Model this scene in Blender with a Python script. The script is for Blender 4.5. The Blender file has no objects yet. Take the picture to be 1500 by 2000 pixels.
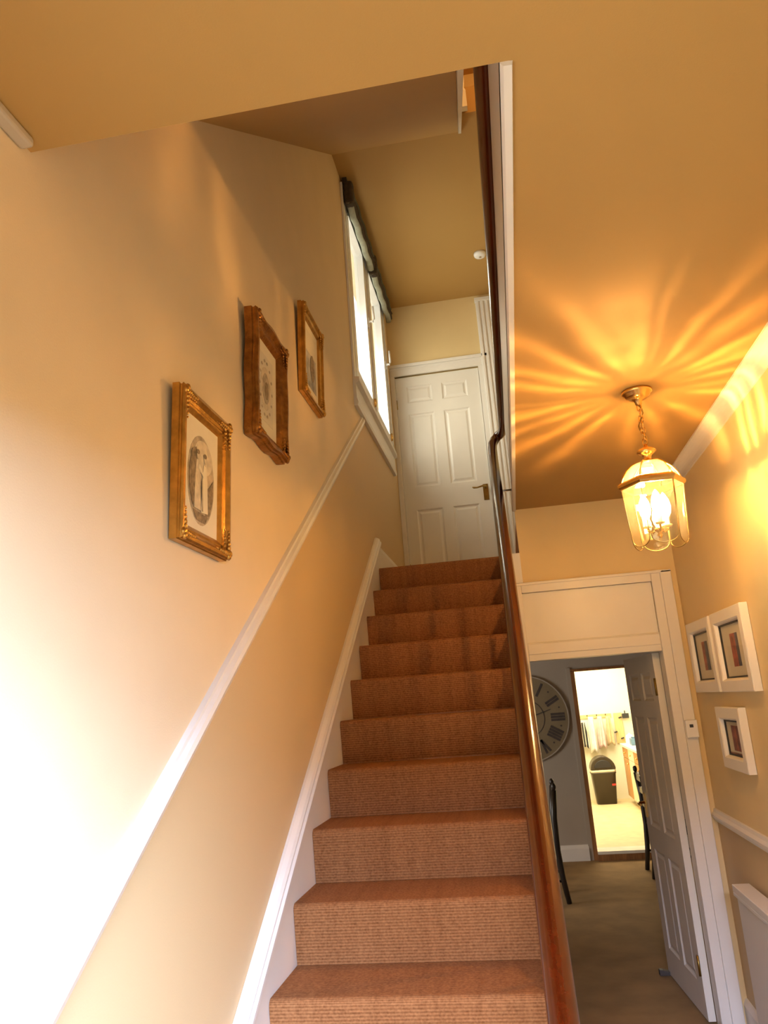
import bpy, math, random
from mathutils import Vector, Matrix
random.seed(7)
SC = bpy.context.scene
COL = SC.collection
PI = math.pi

# ------------------------------------------------------------------ camera
cd = bpy.data.cameras.new('camera'); cam = bpy.data.objects.new('camera', cd); COL.objects.link(cam)
R_ = Vector((0.98355503, 0.16565353, -0.07196114)); U_ = Vector((0.10963566, -0.23098522, 0.96676049)); F_ = Vector((-0.14352533, 0.95875165, 0.24534821))
m = Matrix((R_, U_, -F_)).transposed().to_4x4(); m.translation = (0.84277, -2.44096, 0.80684)
cam.matrix_world = m
cd.sensor_fit = 'HORIZONTAL'; cd.sensor_width = 36; cd.lens = 1503.38 * 36 / 1500
cd.clip_start = 0.05; cd.clip_end = 100
SC.camera = cam

# ------------------------------------------------------------------ world, daylight, exposure
W = bpy.data.worlds.new('sky'); SC.world = W; W.use_nodes = True
W.node_tree.nodes['Background'].inputs[0].default_value = (1.0, 0.93, 0.78, 1)
W.node_tree.nodes['Background'].inputs[1].default_value = 1.25
SC.view_settings.view_transform = 'Standard'; SC.view_settings.look = 'None'
SC.view_settings.exposure = 0.75; SC.view_settings.gamma = 1.0; SC.view_settings.use_curve_mapping = False

def area(name, loc, direction, sx, sy, power, color):
    l = bpy.data.lights.new(name, 'AREA'); l.shape = 'RECTANGLE'; l.size = sx; l.size_y = sy; l.energy = power; l.color = color
    o = bpy.data.objects.new(name, l); COL.objects.link(o); o.location = loc
    o.rotation_euler = Vector(direction).to_track_quat('-Z', 'Y').to_euler()
    return o
area('front_door_daylight', (3.0, -4.6, 1.7), (-3.0, 3.4, -1.2), 1.4, 1.3, 800, (0.44, 0.62, 1.0))
area('front_step_daylight', (0.9, -4.3, 2.1), (0, 3.1, -1.5), 1.6, 1.0, 640, (0.62, 0.68, 1.0))
area('landing_window_daylight', (-0.40, 3.0, 3.30), (0.8, 0.1, -0.45), 1.5, 0.8, 38, (1.0, 0.93, 0.76))
area('dining_window_daylight', (-2.0, 4.6, 0.4), (1, 0, 0), 1.6, 1.4, 27, (1.0, 0.95, 0.88))
area('kitchen_ceiling_panel', (1.9, 9.2, 1.55), (0, 0, -1), 1.2, 2.4, 72, (1.0, 0.84, 0.58))

# ------------------------------------------------------------------ materials
MATS = {}
def nodes_of(mt): return mt.node_tree.nodes, mt.node_tree.links
def mat(name, col, rough=0.6, metal=0.0, var=0.0, vscale=6.0, bump=0.0, bscale=80.0, emit=None, estr=0.0, stretch=None, coat=0.0, spec=None):
    mt = bpy.data.materials.new(name); mt.use_nodes = True; n, l = nodes_of(mt)
    b = n['Principled BSDF']; b.inputs['Roughness'].default_value = rough; b.inputs['Metallic'].default_value = metal
    b.inputs['Coat Weight'].default_value = coat
    if spec is not None: b.inputs['Specular IOR Level'].default_value = spec
    tc = n.new('ShaderNodeTexCoord'); mp = n.new('ShaderNodeMapping'); l.new(tc.outputs['Object'], mp.inputs[0])
    if stretch: mp.inputs['Scale'].default_value = stretch
    nz = n.new('ShaderNodeTexNoise'); nz.inputs['Scale'].default_value = vscale; nz.inputs['Detail'].default_value = 4
    l.new(mp.outputs[0], nz.inputs['Vector'])
    rp = n.new('ShaderNodeValToRGB'); c = Vector(col)
    lo = c * (1 - var); hi = c * (1 + var)
    rp.color_ramp.elements[0].color = (*lo, 1); rp.color_ramp.elements[1].color = (min(hi[0], 1), min(hi[1], 1), min(hi[2], 1), 1)
    rp.color_ramp.elements[0].position = 0.3; rp.color_ramp.elements[1].position = 0.7
    l.new(nz.outputs[0], rp.inputs[0]); l.new(rp.outputs[0], b.inputs['Base Color'])
    if bump:
        n2 = n.new('ShaderNodeTexNoise'); n2.inputs['Scale'].default_value = bscale; n2.inputs['Detail'].default_value = 3
        l.new(mp.outputs[0], n2.inputs['Vector'])
        bp = n.new('ShaderNodeBump'); bp.inputs['Strength'].default_value = bump; bp.inputs['Distance'].default_value = 0.01
        l.new(n2.outputs[0], bp.inputs['Height']); l.new(bp.outputs[0], b.inputs['Normal'])
    if emit:
        b.inputs['Emission Color'].default_value = (*emit, 1); b.inputs['Emission Strength'].default_value = estr
    MATS[name] = mt
    return mt

SLOPE = 0.19 / 0.2859
CREAM = (0.78, 0.61, 0.33)
CREAM_STAIR = (0.79, 0.635, 0.42)
CREAM_LOW = (0.62, 0.46, 0.25)
def two_tone(name, my, off, top=CREAM):
    """cream paint above the dado rail and a deeper beige below it (border follows the rail)"""
    mt = mat(name, top, 0.62, 0, 0.03, 3, 0.06, 220); n, l = nodes_of(mt); b = n['Principled BSDF']
    src = b.inputs['Base Color'].links[0].from_socket
    tc = n.new('ShaderNodeTexCoord'); sp = n.new('ShaderNodeSeparateXYZ'); l.new(tc.outputs['Object'], sp.inputs[0])
    a = n.new('ShaderNodeMath'); a.operation = 'MULTIPLY_ADD'; l.new(sp.outputs['Y'], a.inputs[0]); a.inputs[1].default_value = my; a.inputs[2].default_value = off
    g = n.new('ShaderNodeMath'); g.operation = 'LESS_THAN'; l.new(sp.outputs['Z'], g.inputs[0]); l.new(a.outputs[0], g.inputs[1])
    mx = n.new('ShaderNodeMix'); mx.data_type = 'RGBA'; l.new(g.outputs[0], mx.inputs[0]); l.new(src, mx.inputs[6]); mx.inputs[7].default_value = (*CREAM_LOW, 1)
    l.new(mx.outputs[2], b.inputs['Base Color'])
    return mt
two_tone('paint_left', SLOPE, 1.085, CREAM_STAIR)
two_tone('paint_right', 0, 0.10)
mat('paint', (0.76, 0.585, 0.30), 0.62, 0, 0.03, 3, 0.06, 220)
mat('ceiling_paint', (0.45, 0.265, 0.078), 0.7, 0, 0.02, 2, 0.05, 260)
mat('trim', (0.80, 0.76, 0.70), 0.35, 0, 0.02, 5)
mat('door_white', (0.78, 0.74, 0.67), 0.38, 0, 0.02, 5)
mat('carpet_hall', (0.30, 0.185, 0.075), 0.95, 0, 0.18, 5, 0.5, 400)
mat('gold', (0.55, 0.30, 0.065), 0.32, 0.85, 0.25, 25, 0.15, 120)
mat('gold_dark', (0.33, 0.145, 0.03), 0.38, 0.8, 0.35, 30, 0.3, 160)
mat('brass', (0.85, 0.55, 0.18), 0.18, 1.0, 0.06, 20)
mat('antique_brass', (0.40, 0.27, 0.08), 0.3, 1.0, 0.15, 30)
mat('chrome', (0.7, 0.68, 0.64), 0.2, 1.0, 0.05, 20)
mat('paper', (0.80, 0.73, 0.56), 0.6, 0, 0.05, 8)
mat('mount', (0.72, 0.66, 0.52), 0.6, 0, 0.04, 8)
mat('black_line', (0.03, 0.028, 0.026), 0.5, 0, 0.1, 10)
mat('sepia_dark', (0.24, 0.18, 0.115), 0.6, 0, 0.5, 60)
mat('sepia_mid', (0.45, 0.37, 0.26), 0.6, 0, 0.35, 40)
mat('sepia_light', (0.66, 0.57, 0.42), 0.6, 0, 0.2, 40)
mat('grey_wash', (0.42, 0.42, 0.42), 0.6, 0, 0.5, 14)
mat('art_red', (0.35, 0.09, 0.05), 0.6, 0, 0.6, 22)
mat('art_dark', (0.10, 0.09, 0.11), 0.6, 0, 0.6, 22)
mat('art_olive', (0.22, 0.07, 0.06), 0.6, 0, 0.6, 22)
mat('blind_fabric', (0.10, 0.11, 0.075), 0.9, 0, 0.2, 30)
mat('blind_dark', (0.06, 0.045, 0.03), 0.9, 0, 0.3, 30)
mat('blind_pale', (0.34, 0.35, 0.27), 0.9, 0, 0.15, 30)
mat('upvc', (0.86, 0.86, 0.86), 0.25, 0, 0.01, 5)
mat('dining_paint', (0.42, 0.37, 0.31), 0.7, 0, 0.04, 3, 0.05, 200)
mat('frame_wood', (0.30, 0.13, 0.04), 0.45, 0, 0.3, 6, stretch=(12, 12, 1))
mat('dark_wood', (0.025, 0.018, 0.013), 0.35, 0, 0.3, 8, stretch=(10, 10, 1.5))
mat('kitchen_paint', (0.84, 0.80, 0.64), 0.6, 0, 0.02, 4)
mat('kitchen_floor', (0.66, 0.53, 0.30), 0.5, 0, 0.12, 8)
mat('cupboard_wood', (0.50, 0.26, 0.08), 0.45, 0, 0.25, 5, stretch=(10, 10, 1))
mat('cupboard_cream', (0.78, 0.70, 0.50), 0.45, 0, 0.03, 5)
mat('worktop', (0.80, 0.78, 0.70), 0.3, 0, 0.05, 12)
mat('bin_plastic', (0.045, 0.035, 0.02), 0.4, 0, 0.1, 8)
mat('bin_liner', (0.70, 0.66, 0.50), 0.7, 0, 0.1, 8)
mat('sticker_red', (0.6, 0.04, 0.03), 0.5, 0, 0.05, 8)
mat('cloth_white', (0.78, 0.74, 0.66), 0.9, 0, 0.08, 14)
mat('cloth_pink', (0.70, 0.52, 0.48), 0.9, 0, 0.15, 14)
mat('cloth_beige', (0.60, 0.48, 0.28), 0.9, 0, 0.15, 14)
mat('board_wood', (0.66, 0.50, 0.22), 0.5, 0, 0.15, 6, stretch=(8, 8, 1))
mat('plastic_black', (0.03, 0.03, 0.03), 0.4, 0, 0.1, 8)
mat('plastic_blue', (0.12, 0.22, 0.32), 0.4, 0, 0.2, 12)
mat('clock_face', (0.25, 0.195, 0.115), 0.6, 0, 0.12, 5)
mat('clock_ink', (0.07, 0.055, 0.05), 0.6, 0, 0.2, 20)
mat('radiator_white', (0.78, 0.77, 0.76), 0.3, 0, 0.01, 5)
mat('hatch_paint', (0.50, 0.42, 0.31), 0.5, 0, 0.02, 5)
mat('grey_rubber', (0.06, 0.05, 0.045), 0.6, 0, 0.1, 12)
mat('candle_tube', (0.8, 0.66, 0.35), 0.4, 0, 0.05, 10)
mat('bulb_glow', (1, 0.9, 0.7), 0.3, 0, 0, 5, emit=(1.0, 0.80, 0.42), estr=60)
mat('shade_glow', (1, 0.8, 0.5), 0.5, 0, 0, 5, emit=(1.0, 0.6, 0.2), estr=6)

def mahogany():
    mt = mat('mahogany', (0.058, 0.0065, 0.0008), 0.20, 0, 0.25, 5, stretch=(14, 1.2, 14), coat=0.35); return mt
mahogany()

def sisal():
    mt = bpy.data.materials.new('sisal'); mt.use_nodes = True; n, l = nodes_of(mt); b = n['Principled BSDF']; b.inputs['Roughness'].default_value = 0.95
    b.inputs['Specular IOR Level'].default_value = 0.1
    tc = n.new('ShaderNodeTexCoord'); sp = n.new('ShaderNodeSeparateXYZ'); l.new(tc.outputs['Object'], sp.inputs[0])
    ad = n.new('ShaderNodeMath'); ad.operation = 'ADD'; l.new(sp.outputs['Y'], ad.inputs[0]); l.new(sp.outputs['Z'], ad.inputs[1])
    ml = n.new('ShaderNodeMath'); ml.operation = 'MULTIPLY'; l.new(ad.outputs[0], ml.inputs[0]); ml.inputs[1].default_value = 2 * PI / 0.0085
    sn = n.new('ShaderNodeMath'); sn.operation = 'SINE'; l.new(ml.outputs[0], sn.inputs[0])
    mp = n.new('ShaderNodeMapping'); mp.inputs['Scale'].default_value = (38, 2.0, 2.0); l.new(tc.outputs['Object'], mp.inputs[0])
    nz = n.new('ShaderNodeTexNoise'); nz.inputs['Scale'].default_value = 1.0; nz.inputs['Detail'].default_value = 5; nz.inputs['Roughness'].default_value = 0.5; l.new(mp.outputs[0], nz.inputs['Vector'])
    n3 = n.new('ShaderNodeTexNoise'); n3.inputs['Scale'].default_value = 130; l.new(tc.outputs['Object'], n3.inputs['Vector'])
    mx = n.new('ShaderNodeMath'); mx.operation = 'MULTIPLY_ADD'; l.new(sn.outputs[0], mx.inputs[0]); mx.inputs[1].default_value = 0.10; nm = n.new('ShaderNodeMath'); nm.operation = 'MULTIPLY_ADD'; l.new(nz.outputs[0], nm.inputs[0]); nm.inputs[1].default_value = 0.24; nm.inputs[2].default_value = 0.30; l.new(nm.outputs[0], mx.inputs[2])
    m2 = n.new('ShaderNodeMath'); m2.operation = 'MULTIPLY_ADD'; l.new(n3.outputs[0], m2.inputs[0]); m2.inputs[1].default_value = 0.52; l.new(mx.outputs[0], m2.inputs[2])
    rp = n.new('ShaderNodeValToRGB'); rp.color_ramp.elements[0].position = 0.42; rp.color_ramp.elements[1].position = 0.95
    rp.color_ramp.elements[0].color = (0.130, 0.044, 0.013, 1); rp.color_ramp.elements[1].color = (0.40, 0.178, 0.070, 1)
    l.new(m2.outputs[0], rp.inputs[0]); l.new(rp.outputs[0], b.inputs['Base Color'])
    bp = n.new('ShaderNodeBump'); bp.inputs['Strength'].default_value = 0.5; bp.inputs['Distance'].default_value = 0.004
    l.new(m2.outputs[0], bp.inputs['Height']); l.new(bp.outputs[0], b.inputs['Normal'])
    MATS['sisal'] = mt
sisal()

def glass(name, tint, translucent=0.0, gloss=0.08):
    mt = bpy.data.materials.new(name); mt.use_nodes = True; n, l = nodes_of(mt); n.remove(n['Principled BSDF'])
    out = n['Material Output']
    tr = n.new('ShaderNodeBsdfTransparent'); tr.inputs[0].default_value = (*tint, 1)
    gl = n.new('ShaderNodeBsdfGlossy'); gl.inputs['Roughness'].default_value = 0.04
    mx = n.new('ShaderNodeMixShader'); mx.inputs[0].default_value = gloss; l.new(tr.outputs[0], mx.inputs[1]); l.new(gl.outputs[0], mx.inputs[2])
    last = mx
    if translucent:
        tl = n.new('ShaderNodeBsdfTranslucent'); tl.inputs[0].default_value = (1, 0.86, 0.55, 1)
        m2 = n.new('ShaderNodeMixShader'); m2.inputs[0].default_value = translucent; l.new(mx.outputs[0], m2.inputs[1]); l.new(tl.outputs[0], m2.inputs[2]); last = m2
    l.new(last.outputs[0], out.inputs[0]); MATS[name] = mt
glass('window_glass', (0.96, 0.98, 0.97)); glass('picture_glass', (0.97, 0.97, 0.96), 0, 0.05)
glass('bevelled_glass', (0.95, 0.90, 0.76), 0.022, 0.12); glass('dome_glass', (0.98, 0.93, 0.80), 0.07, 0.06)

def stripes(name, c1, c2, axis, period):
    mt = bpy.data.materials.new(name); mt.use_nodes = True; n, l = nodes_of(mt); b = n['Principled BSDF']; b.inputs['Roughness'].default_value = 0.9
    tc = n.new('ShaderNodeTexCoord'); sp = n.new('ShaderNodeSeparateXYZ'); l.new(tc.outputs['Object'], sp.inputs[0])
    ml = n.new('ShaderNodeMath'); ml.operation = 'MULTIPLY'; l.new(sp.outputs[axis], ml.inputs[0]); ml.inputs[1].default_value = 2 * PI / period
    sn = n.new('ShaderNodeMath'); sn.operation = 'SINE'; l.new(ml.outputs[0], sn.inputs[0])
    rp = n.new('ShaderNodeValToRGB'); rp.color_ramp.elements[0].position = 0.35; rp.color_ramp.elements[1].position = 0.5
    rp.color_ramp.elements[0].color = (*c1, 1); rp.color_ramp.elements[1].color = (*c2, 1)
    l.new(sn.outputs[0], rp.inputs[0]); l.new(rp.outputs[0], b.inputs['Base Color']); MATS[name] = mt
stripes('stripe_towel', (0.03, 0.03, 0.03), (0.7, 0.66, 0.55), 'X', 0.045)

# ------------------------------------------------------------------ mesh helpers
class MB:
    def __init__(s): s.v = []; s.f = []; s.smooth = set()
    def box(s, a, b):
        x0, y0, z0 = [min(p, q) for p, q in zip(a, b)]; x1, y1, z1 = [max(p, q) for p, q in zip(a, b)]
        i = len(s.v)
        s.v += [(x0, y0, z0), (x1, y0, z0), (x1, y1, z0), (x0, y1, z0), (x0, y0, z1), (x1, y0, z1), (x1, y1, z1), (x0, y1, z1)]
        s.f += [tuple(i + k for k in q) for q in ((3, 2, 1, 0), (4, 5, 6, 7), (0, 1, 5, 4), (1, 2, 6, 5), (2, 3, 7, 6), (3, 0, 4, 7))]
        return s
    def prism(s, pts, axis, a, b):
        """closed outline (2-D) extruded along an axis; outline order: remaining axes in xyz order"""
        n = len(pts); i = len(s.v)
        def put(p, t):
            return {'x': (t, p[0], p[1]), 'y': (p[0], t, p[1]), 'z': (p[0], p[1], t)}[axis]
        s.v += [put(p, a) for p in pts] + [put(p, b) for p in pts]
        for k in range(n): s.f.append((i + k, i + (k + 1) % n, i + n + (k + 1) % n, i + n + k))
        s.f.append(tuple(i + k for k in range(n))[::-1]); s.f.append(tuple(i + n + k for k in range(n)))
        return s
    def loft(s, rings, closed=True, cap=True, smooth=True):
        i = len(s.v); n = len(rings[0])
        for r in rings: s.v += [tuple(p) for p in r]
        for a in range(len(rings) - 1):
            for k in range(n if closed else n - 1):
                q = (i + a * n + k, i + a * n + (k + 1) % n, i + (a + 1) * n + (k + 1) % n, i + (a + 1) * n + k)
                if smooth: s.smooth.add(len(s.f))
                s.f.append(q)
        if cap and closed:
            s.f.append(tuple(i + k for k in range(n))[::-1]); s.f.append(tuple(i + (len(rings) - 1) * n + k for k in range(n)))
        return s
    def lathe(s, prof, c=(0, 0), n=24, ang=0.0):
        rings = [[(c[0] + max(r, 1e-4) * math.cos(ang + 2 * PI * k / n), c[1] + max(r, 1e-4) * math.sin(ang + 2 * PI * k / n), z) for k in range(n)] for r, z in prof]
        return s.loft(rings)
    def tube(s, pts, rad, n=10, squash=(1, 1), closed=False):
        pts = [Vector(p) for p in pts]; rings = []
        for k, p in enumerate(pts):
            if closed: t = pts[(k + 1) % len(pts)] - pts[k - 1]
            else: t = pts[min(k + 1, len(pts) - 1)] - pts[max(k - 1, 0)]
            t.normalize(); ref = Vector((0, 0, 1)) if abs(t.z) < 0.95 else Vector((1, 0, 0))
            a = t.cross(ref).normalized(); b = a.cross(t).normalized()
            r = rad[k] if isinstance(rad, (list, tuple)) else rad
            rings.append([p + a * (r * squash[0] * math.cos(2 * PI * j / n)) + b * (r * squash[1] * math.sin(2 * PI * j / n)) for j in range(n)])
        if closed: rings.append(rings[0])
        return s.loft(rings, cap=not closed)
    def ball(s, c, r, n=10, sc=(1, 1, 1)):
        rings = []
        for a in range(1, 7):
            th = PI * a / 7
            rings.append([(c[0] + sc[0] * r * math.sin(th) * math.cos(2 * PI * k / n), c[1] + sc[1] * r * math.sin(th) * math.sin(2 * PI * k / n), c[2] - sc[2] * r * math.cos(th)) for k in range(n)])
        return s.loft(rings)
    def build(s, name, material, parent=None, loc=None, bevel=0.0):
        me = bpy.data.meshes.new(name); me.from_pydata(s.v, [], s.f); me.update()
        for k in s.smooth: me.polygons[k].use_smooth = True
        me.materials.append(MATS[material]); o = bpy.data.objects.new(name, me); COL.objects.link(o)
        if bevel:
            md = o.modifiers.new('edge', 'BEVEL'); md.width = bevel; md.segments = 2; md.limit_method = 'ANGLE'
        if loc: o.location = loc
        if parent:
            o.parent = parent
        return o
def tag(o, label=None, cat=None, group=None, kind=None):
    if label: o['label'] = label
    if cat: o['category'] = cat
    if group: o['group'] = group
    if kind: o['kind'] = kind
    return o
def thing(name, label, cat, loc=(0, 0, 0), rz=0, group=None, kind=None):
    o = bpy.data.objects.new(name, None); COL.objects.link(o); o.location = loc; o.rotation_euler = (0, 0, rz); o.empty_display_size = 0.1
    return tag(o, label, cat, group, kind)
def copy_tree(o, parent=None):
    c = o.copy(); COL.objects.link(c); c.parent = parent
    for ch in [q for q in bpy.data.objects if q.parent == o]: copy_tree(ch, c)
    return c
def struct(name, mb, material, label=None, parent=None, bevel=0):
    o = mb.build(name, material, parent, bevel=bevel)
    if not parent: o['kind'] = 'structure'
    if label: o['label'] = label
    return o
def rel(mb, loc):
    mb.v = [(x - loc[0], y - loc[1], z - loc[2]) for x, y, z in mb.v]; return mb

# ------------------------------------------------------------------ the place: measures
FL = -0.95; G = 0.2859; RISE = 0.19; LAND = 1.71; ZC = 1.938; ZU = 4.50; YD = 4.197; YL = 2.294; XR = 1.848; GX = 0.955; YO = -1.24; YF = -2.55
def nose(y): return SLOPE * y

# ---- floors
struct('floor', MB().box((-2.2, YF, FL - 0.1), (3.2, 6.87, FL)), 'carpet_hall', 'brown carpet through the hall and the dining room')
struct('floor_kitchen', MB().box((0.9, 6.87, -1.05), (3.4, 11.1, -0.86)), 'kitchen_floor', 'pale sandy kitchen floor beyond the dining room')

# ---- left wall with the landing window opening
WY0, WY1, WZ0, WZ1 = 2.30, 3.93, 2.95, 4.46
wl = MB().box((-0.22, YF - 0.1, FL), (0, WY0, 5.6)).box((-0.22, WY1, FL), (0, YD + 0.1, 5.6)).box((-0.22, WY0, FL), (0, WY1, WZ0)).box((-0.22, WY0, WZ1), (0, WY1, 5.6))
struct('wall_left', wl, 'paint_left', 'cream stairwell wall, deeper beige below its sloping dado rail')
# ---- right hall wall
struct('wall_right', MB().box((XR, YF - 0.1, FL), (XR + 0.12, YL + 0.1, 5.6)).box((XR, YL + 0.1, 1.75), (XR + 0.12, YD + 0.1, 5.6)), 'paint_right', 'cream hall wall with a dado rail and three pictures')
# ---- front wall behind the viewer, with a glazed opening
struct('wall_front', MB().box((0, YF - 0.1, FL), (XR, YF, -0.87)).box((0, YF - 0.1, 1.28), (XR, YF, ZC)).box((0, YF - 0.1, -0.87), (0.10, YF, 1.28)).box((1.58, YF - 0.1, -0.87), (XR, YF, 1.28)), 'paint', 'hall wall around the glazed front door')
struct('window_2', MB().box((0.10, YF - 0.06, -0.87), (1.58, YF - 0.05, 1.28)), 'window_glass', 'clear glazing of the front door')
# ---- hall far wall with the doorway
hw = MB().box((0.955, YL, 1.45), (XR, YL + 0.1, ZC)).box((1.76, YL, FL), (XR, YL + 0.1, 1.45))
struct('wall_hall_end', hw, 'paint', 'cream hall end wall above the panelled doorway')
# ---- hall ceiling with stairwell opening
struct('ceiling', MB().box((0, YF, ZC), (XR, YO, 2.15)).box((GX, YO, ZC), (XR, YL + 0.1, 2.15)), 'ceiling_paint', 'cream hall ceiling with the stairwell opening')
# ---- landing guard beside the stairwell
struct('wall_landing_guard', MB().box((GX, YO, ZC + 0.001), (GX + 0.05, YL + 0.02, 2.50)), 'trim', 'white boarded guard along the stairwell edge')
struct('trim_1', MB().prism([(GX - 0.016, ZC - 0.002), (GX - 0.010, ZC - 0.010), (GX + 0.006, ZC - 0.010), (GX + 0.008, ZC - 0.001), (GX + 0.0005, ZC + 0.0), (GX + 0.0005, ZC + 0.045), (GX - 0.012, ZC + 0.035)], 'y', YO, YL), 'trim', 'white bead along the lower edge of the stairwell guard')
# ---- landing floor and the step up from it
struct('floor_landing', MB().box((0, 2.60, LAND - 0.14), (0.96, YD, LAND)).box((0.96, YL + 0.1, LAND - 0.14), (XR, YD, 1.935)), 'sisal', 'sisal carpet on the half landing and the step up beside it')
# ---- landing far wall, plus an unseen slab added behind the door against leaking light
struct('wall_landing_end', MB().box((0, YD + 0.058, 1.5), (0.83, YD + 0.1, 3.80)).box((0, YD, 3.80), (XR, YD + 0.1, ZU)).box((0.83, YD, 1.5), (XR, YD + 0.1, 3.80)), 'paint', 'cream landing wall over and beside the white door')
# ---- upper ceiling, sloping soffit, loft void
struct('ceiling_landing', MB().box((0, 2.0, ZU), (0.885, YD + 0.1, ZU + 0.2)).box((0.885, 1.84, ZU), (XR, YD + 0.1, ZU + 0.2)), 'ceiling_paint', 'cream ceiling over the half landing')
SOFF = [(YO - 0.05, 2.08), (2.0, ZU), (2.0, ZU + 0.2), (YO - 0.05, 2.28)]
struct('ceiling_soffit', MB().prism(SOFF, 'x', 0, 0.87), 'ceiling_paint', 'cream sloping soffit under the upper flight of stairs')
struct('trim_2', MB().prism([(YO, 2.06), (2.0, 4.485), (2.0, 4.86), (YO, 2.44)], 'x', 0.871, 0.889), 'trim', 'white string board edging the sloping soffit')
struct('ceiling_loft', MB().box((0, YO - 0.1, 5.5), (XR, YD + 0.1, 5.6)), 'ceiling_paint')
struct('wall_loft_end', MB().box((0.885, 2.6, ZU + 0.2), (XR, 2.7, 5.5)), 'paint')
struct('wall_upper_front', MB().box((0, YO - 0.1, 2.15), (XR, YO, 5.5)), 'paint')

# ---- dining room and kitchen shells
struct('wall_dining_end', MB().box((-2.2, 6.77, FL), (1.50, 6.87, 1.75)).box((1.50, 6.77, 1.06), (3.2, 6.87, 1.75)).box((2.28, 6.77, FL), (3.2, 6.87, 1.06)), 'dining_paint', 'taupe dining room wall with the big clock')
struct('wall_dining_right', MB().box((2.9, YL + 0.1, FL), (3.0, 6.77, 1.75)).box((XR, YL + 0.1, FL), (2.9, YL + 0.2, 1.75)), 'dining_paint')
struct('wall_dining_left', MB().box((-2.2, 2.6, FL), (-2.1, 3.8, 1.75)).box((-2.2, 5.4, FL), (-2.1, 6.77, 1.75)).box((-2.2, 3.8, FL), (-2.1, 5.4, -0.3)).box((-2.2, 3.8, 1.1), (-2.1, 5.4, 1.75)).box((-2.2, 2.5, FL), (0, 2.6, 1.75)), 'dining_paint')
struct('ceiling_dining', MB().box((-2.2, 2.72, 1.50), (0.96, 6.77, 1.56)).box((0.96, YL + 0.1, 1.50), (3.0, 6.77, 1.56)), 'ceiling_paint')
struct('wall_kitchen', MB().box((0.9, 10.9, -0.86), (3.4, 11.0, 1.7)).box((0.9, 6.87, -0.86), (1.0, 10.9, 1.7)).box((3.2, 6.87, -0.86), (3.3, 10.9, 1.7)), 'kitchen_paint', 'pale cream kitchen walls')
struct('ceiling_kitchen', MB().box((0.9, 6.87, 1.7), (3.3, 11.0, 1.76)), 'kitchen_paint')
struct('baseboard_dining', MB().prism([(6.735, FL), (6.77, FL), (6.77, -0.79), (6.755, -0.79), (6.745, -0.82), (6.735, -0.83)], 'x', -2.1, 1.43), 'trim', 'white skirting board below the big clock')
# kitchen door frame: wood lining with a pale casing, threshold step
struct('trim_3', MB().box((1.47, 6.745, FL), (1.515, 6.88, 1.05)).box((1.47, 6.745, 1.045), (2.30, 6.88, 1.07)), 'frame_wood', 'brown wooden frame of the kitchen opening')
struct('trim_4', MB().box((1.425, 6.75, FL), (1.47, 6.77, 1.09)), 'dining_paint', 'taupe painted casing beside the wooden kitchen frame')
struct('trim_5', MB().box((1.515, 6.70, FL), (2.28, 6.90, -0.885)), 'frame_wood', 'wooden step up into the kitchen')
struct('trim_6', MB().box((1.515, 6.69, -0.885), (2.28, 6.92, -0.855)), 'worktop', 'pale strip on the edge of the kitchen step')

# ------------------------------------------------------------------ staircase
stair = thing('staircase', 'straight staircase in brown ribbed carpet with white strings and a mahogany handrail', 'staircase', (0.45, -1.15, FL))
SL = (0.45, -1.15, FL); SX0, SX1 = 0.029, 0.872
for k in range(-4, 10):
    y = k * G; z = k * RISE; ov = 0.019; z0 = z - RISE + 0.0005
    back = y + G + ov if k < 9 else 2.60
    arc = [(y + 0.020 - 0.020 * math.cos(t), z - 0.020 + 0.020 * math.sin(t)) for t in [(-6 + 12 * j) * PI / 180 for j in range(9)]]
    pts = [(y + ov, z0)] + arc + [(back, z), (back, z - 0.03), (y + ov + 0.03, z - 0.03), (y + ov + 0.03, z0)]
    rel(MB().prism(pts, 'x', SX0, SX1), SL).build('step', 'sisal', stair)
ya, yb = -1.2, 2.669
rel(MB().prism([(ya, FL), (ya, nose(ya) + 0.13), (2.66, nose(2.66) + 0.13), (2.66, LAND - 0.1), (2.45, LAND - 0.3), (ya + 0.35, FL)], 'x', 0.001, 0.028), SL).build('wall_string', 'trim', stair)
def slope_bar(y0, y1, prof):
    """sweep a small (x, up) section along the stair pitch on the left wall"""
    mb = MB(); rings = []
    for y in (y0, y1): rings.append([(x, y, nose(y) + h) for x, h in prof])
    return mb.loft(rings, smooth=False)
rel(slope_bar(ya, 2.665, [(0.001, 0.108), (0.034, 0.108), (0.044, 0.118), (0.044, 0.132), (0.036, 0.140), (0.036, 0.150), (0.028, 0.160), (0.012, 0.168), (0.001, 0.168)]), SL).build('string_moulding', 'trim', stair)
rel(MB().prism([(-1.2, FL), (-1.2, nose(-1.2) + 0.08), (2.40, nose(2.40) + 0.08), (2.40, nose(2.40) - 0.25), (-0.75, FL)], 'x', 0.874, 0.904), SL).build('outer_string', 'trim', stair)
rel(MB().prism([(-0.75, FL), (2.28, nose(2.28) - 0.27), (2.28, FL)], 'x', 0.880, 0.895), SL).build('spandrel_panel', 'trim', stair)
for j in range(17):
    y = -1.05 + j * 0.17
    if y > 1.65: break
    rel(MB().box((0.864, y - 0.009, nose(y) + 0.06), (0.880, y + 0.009, nose(y) + 0.72)), SL).build('baluster', 'trim', stair)

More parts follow.
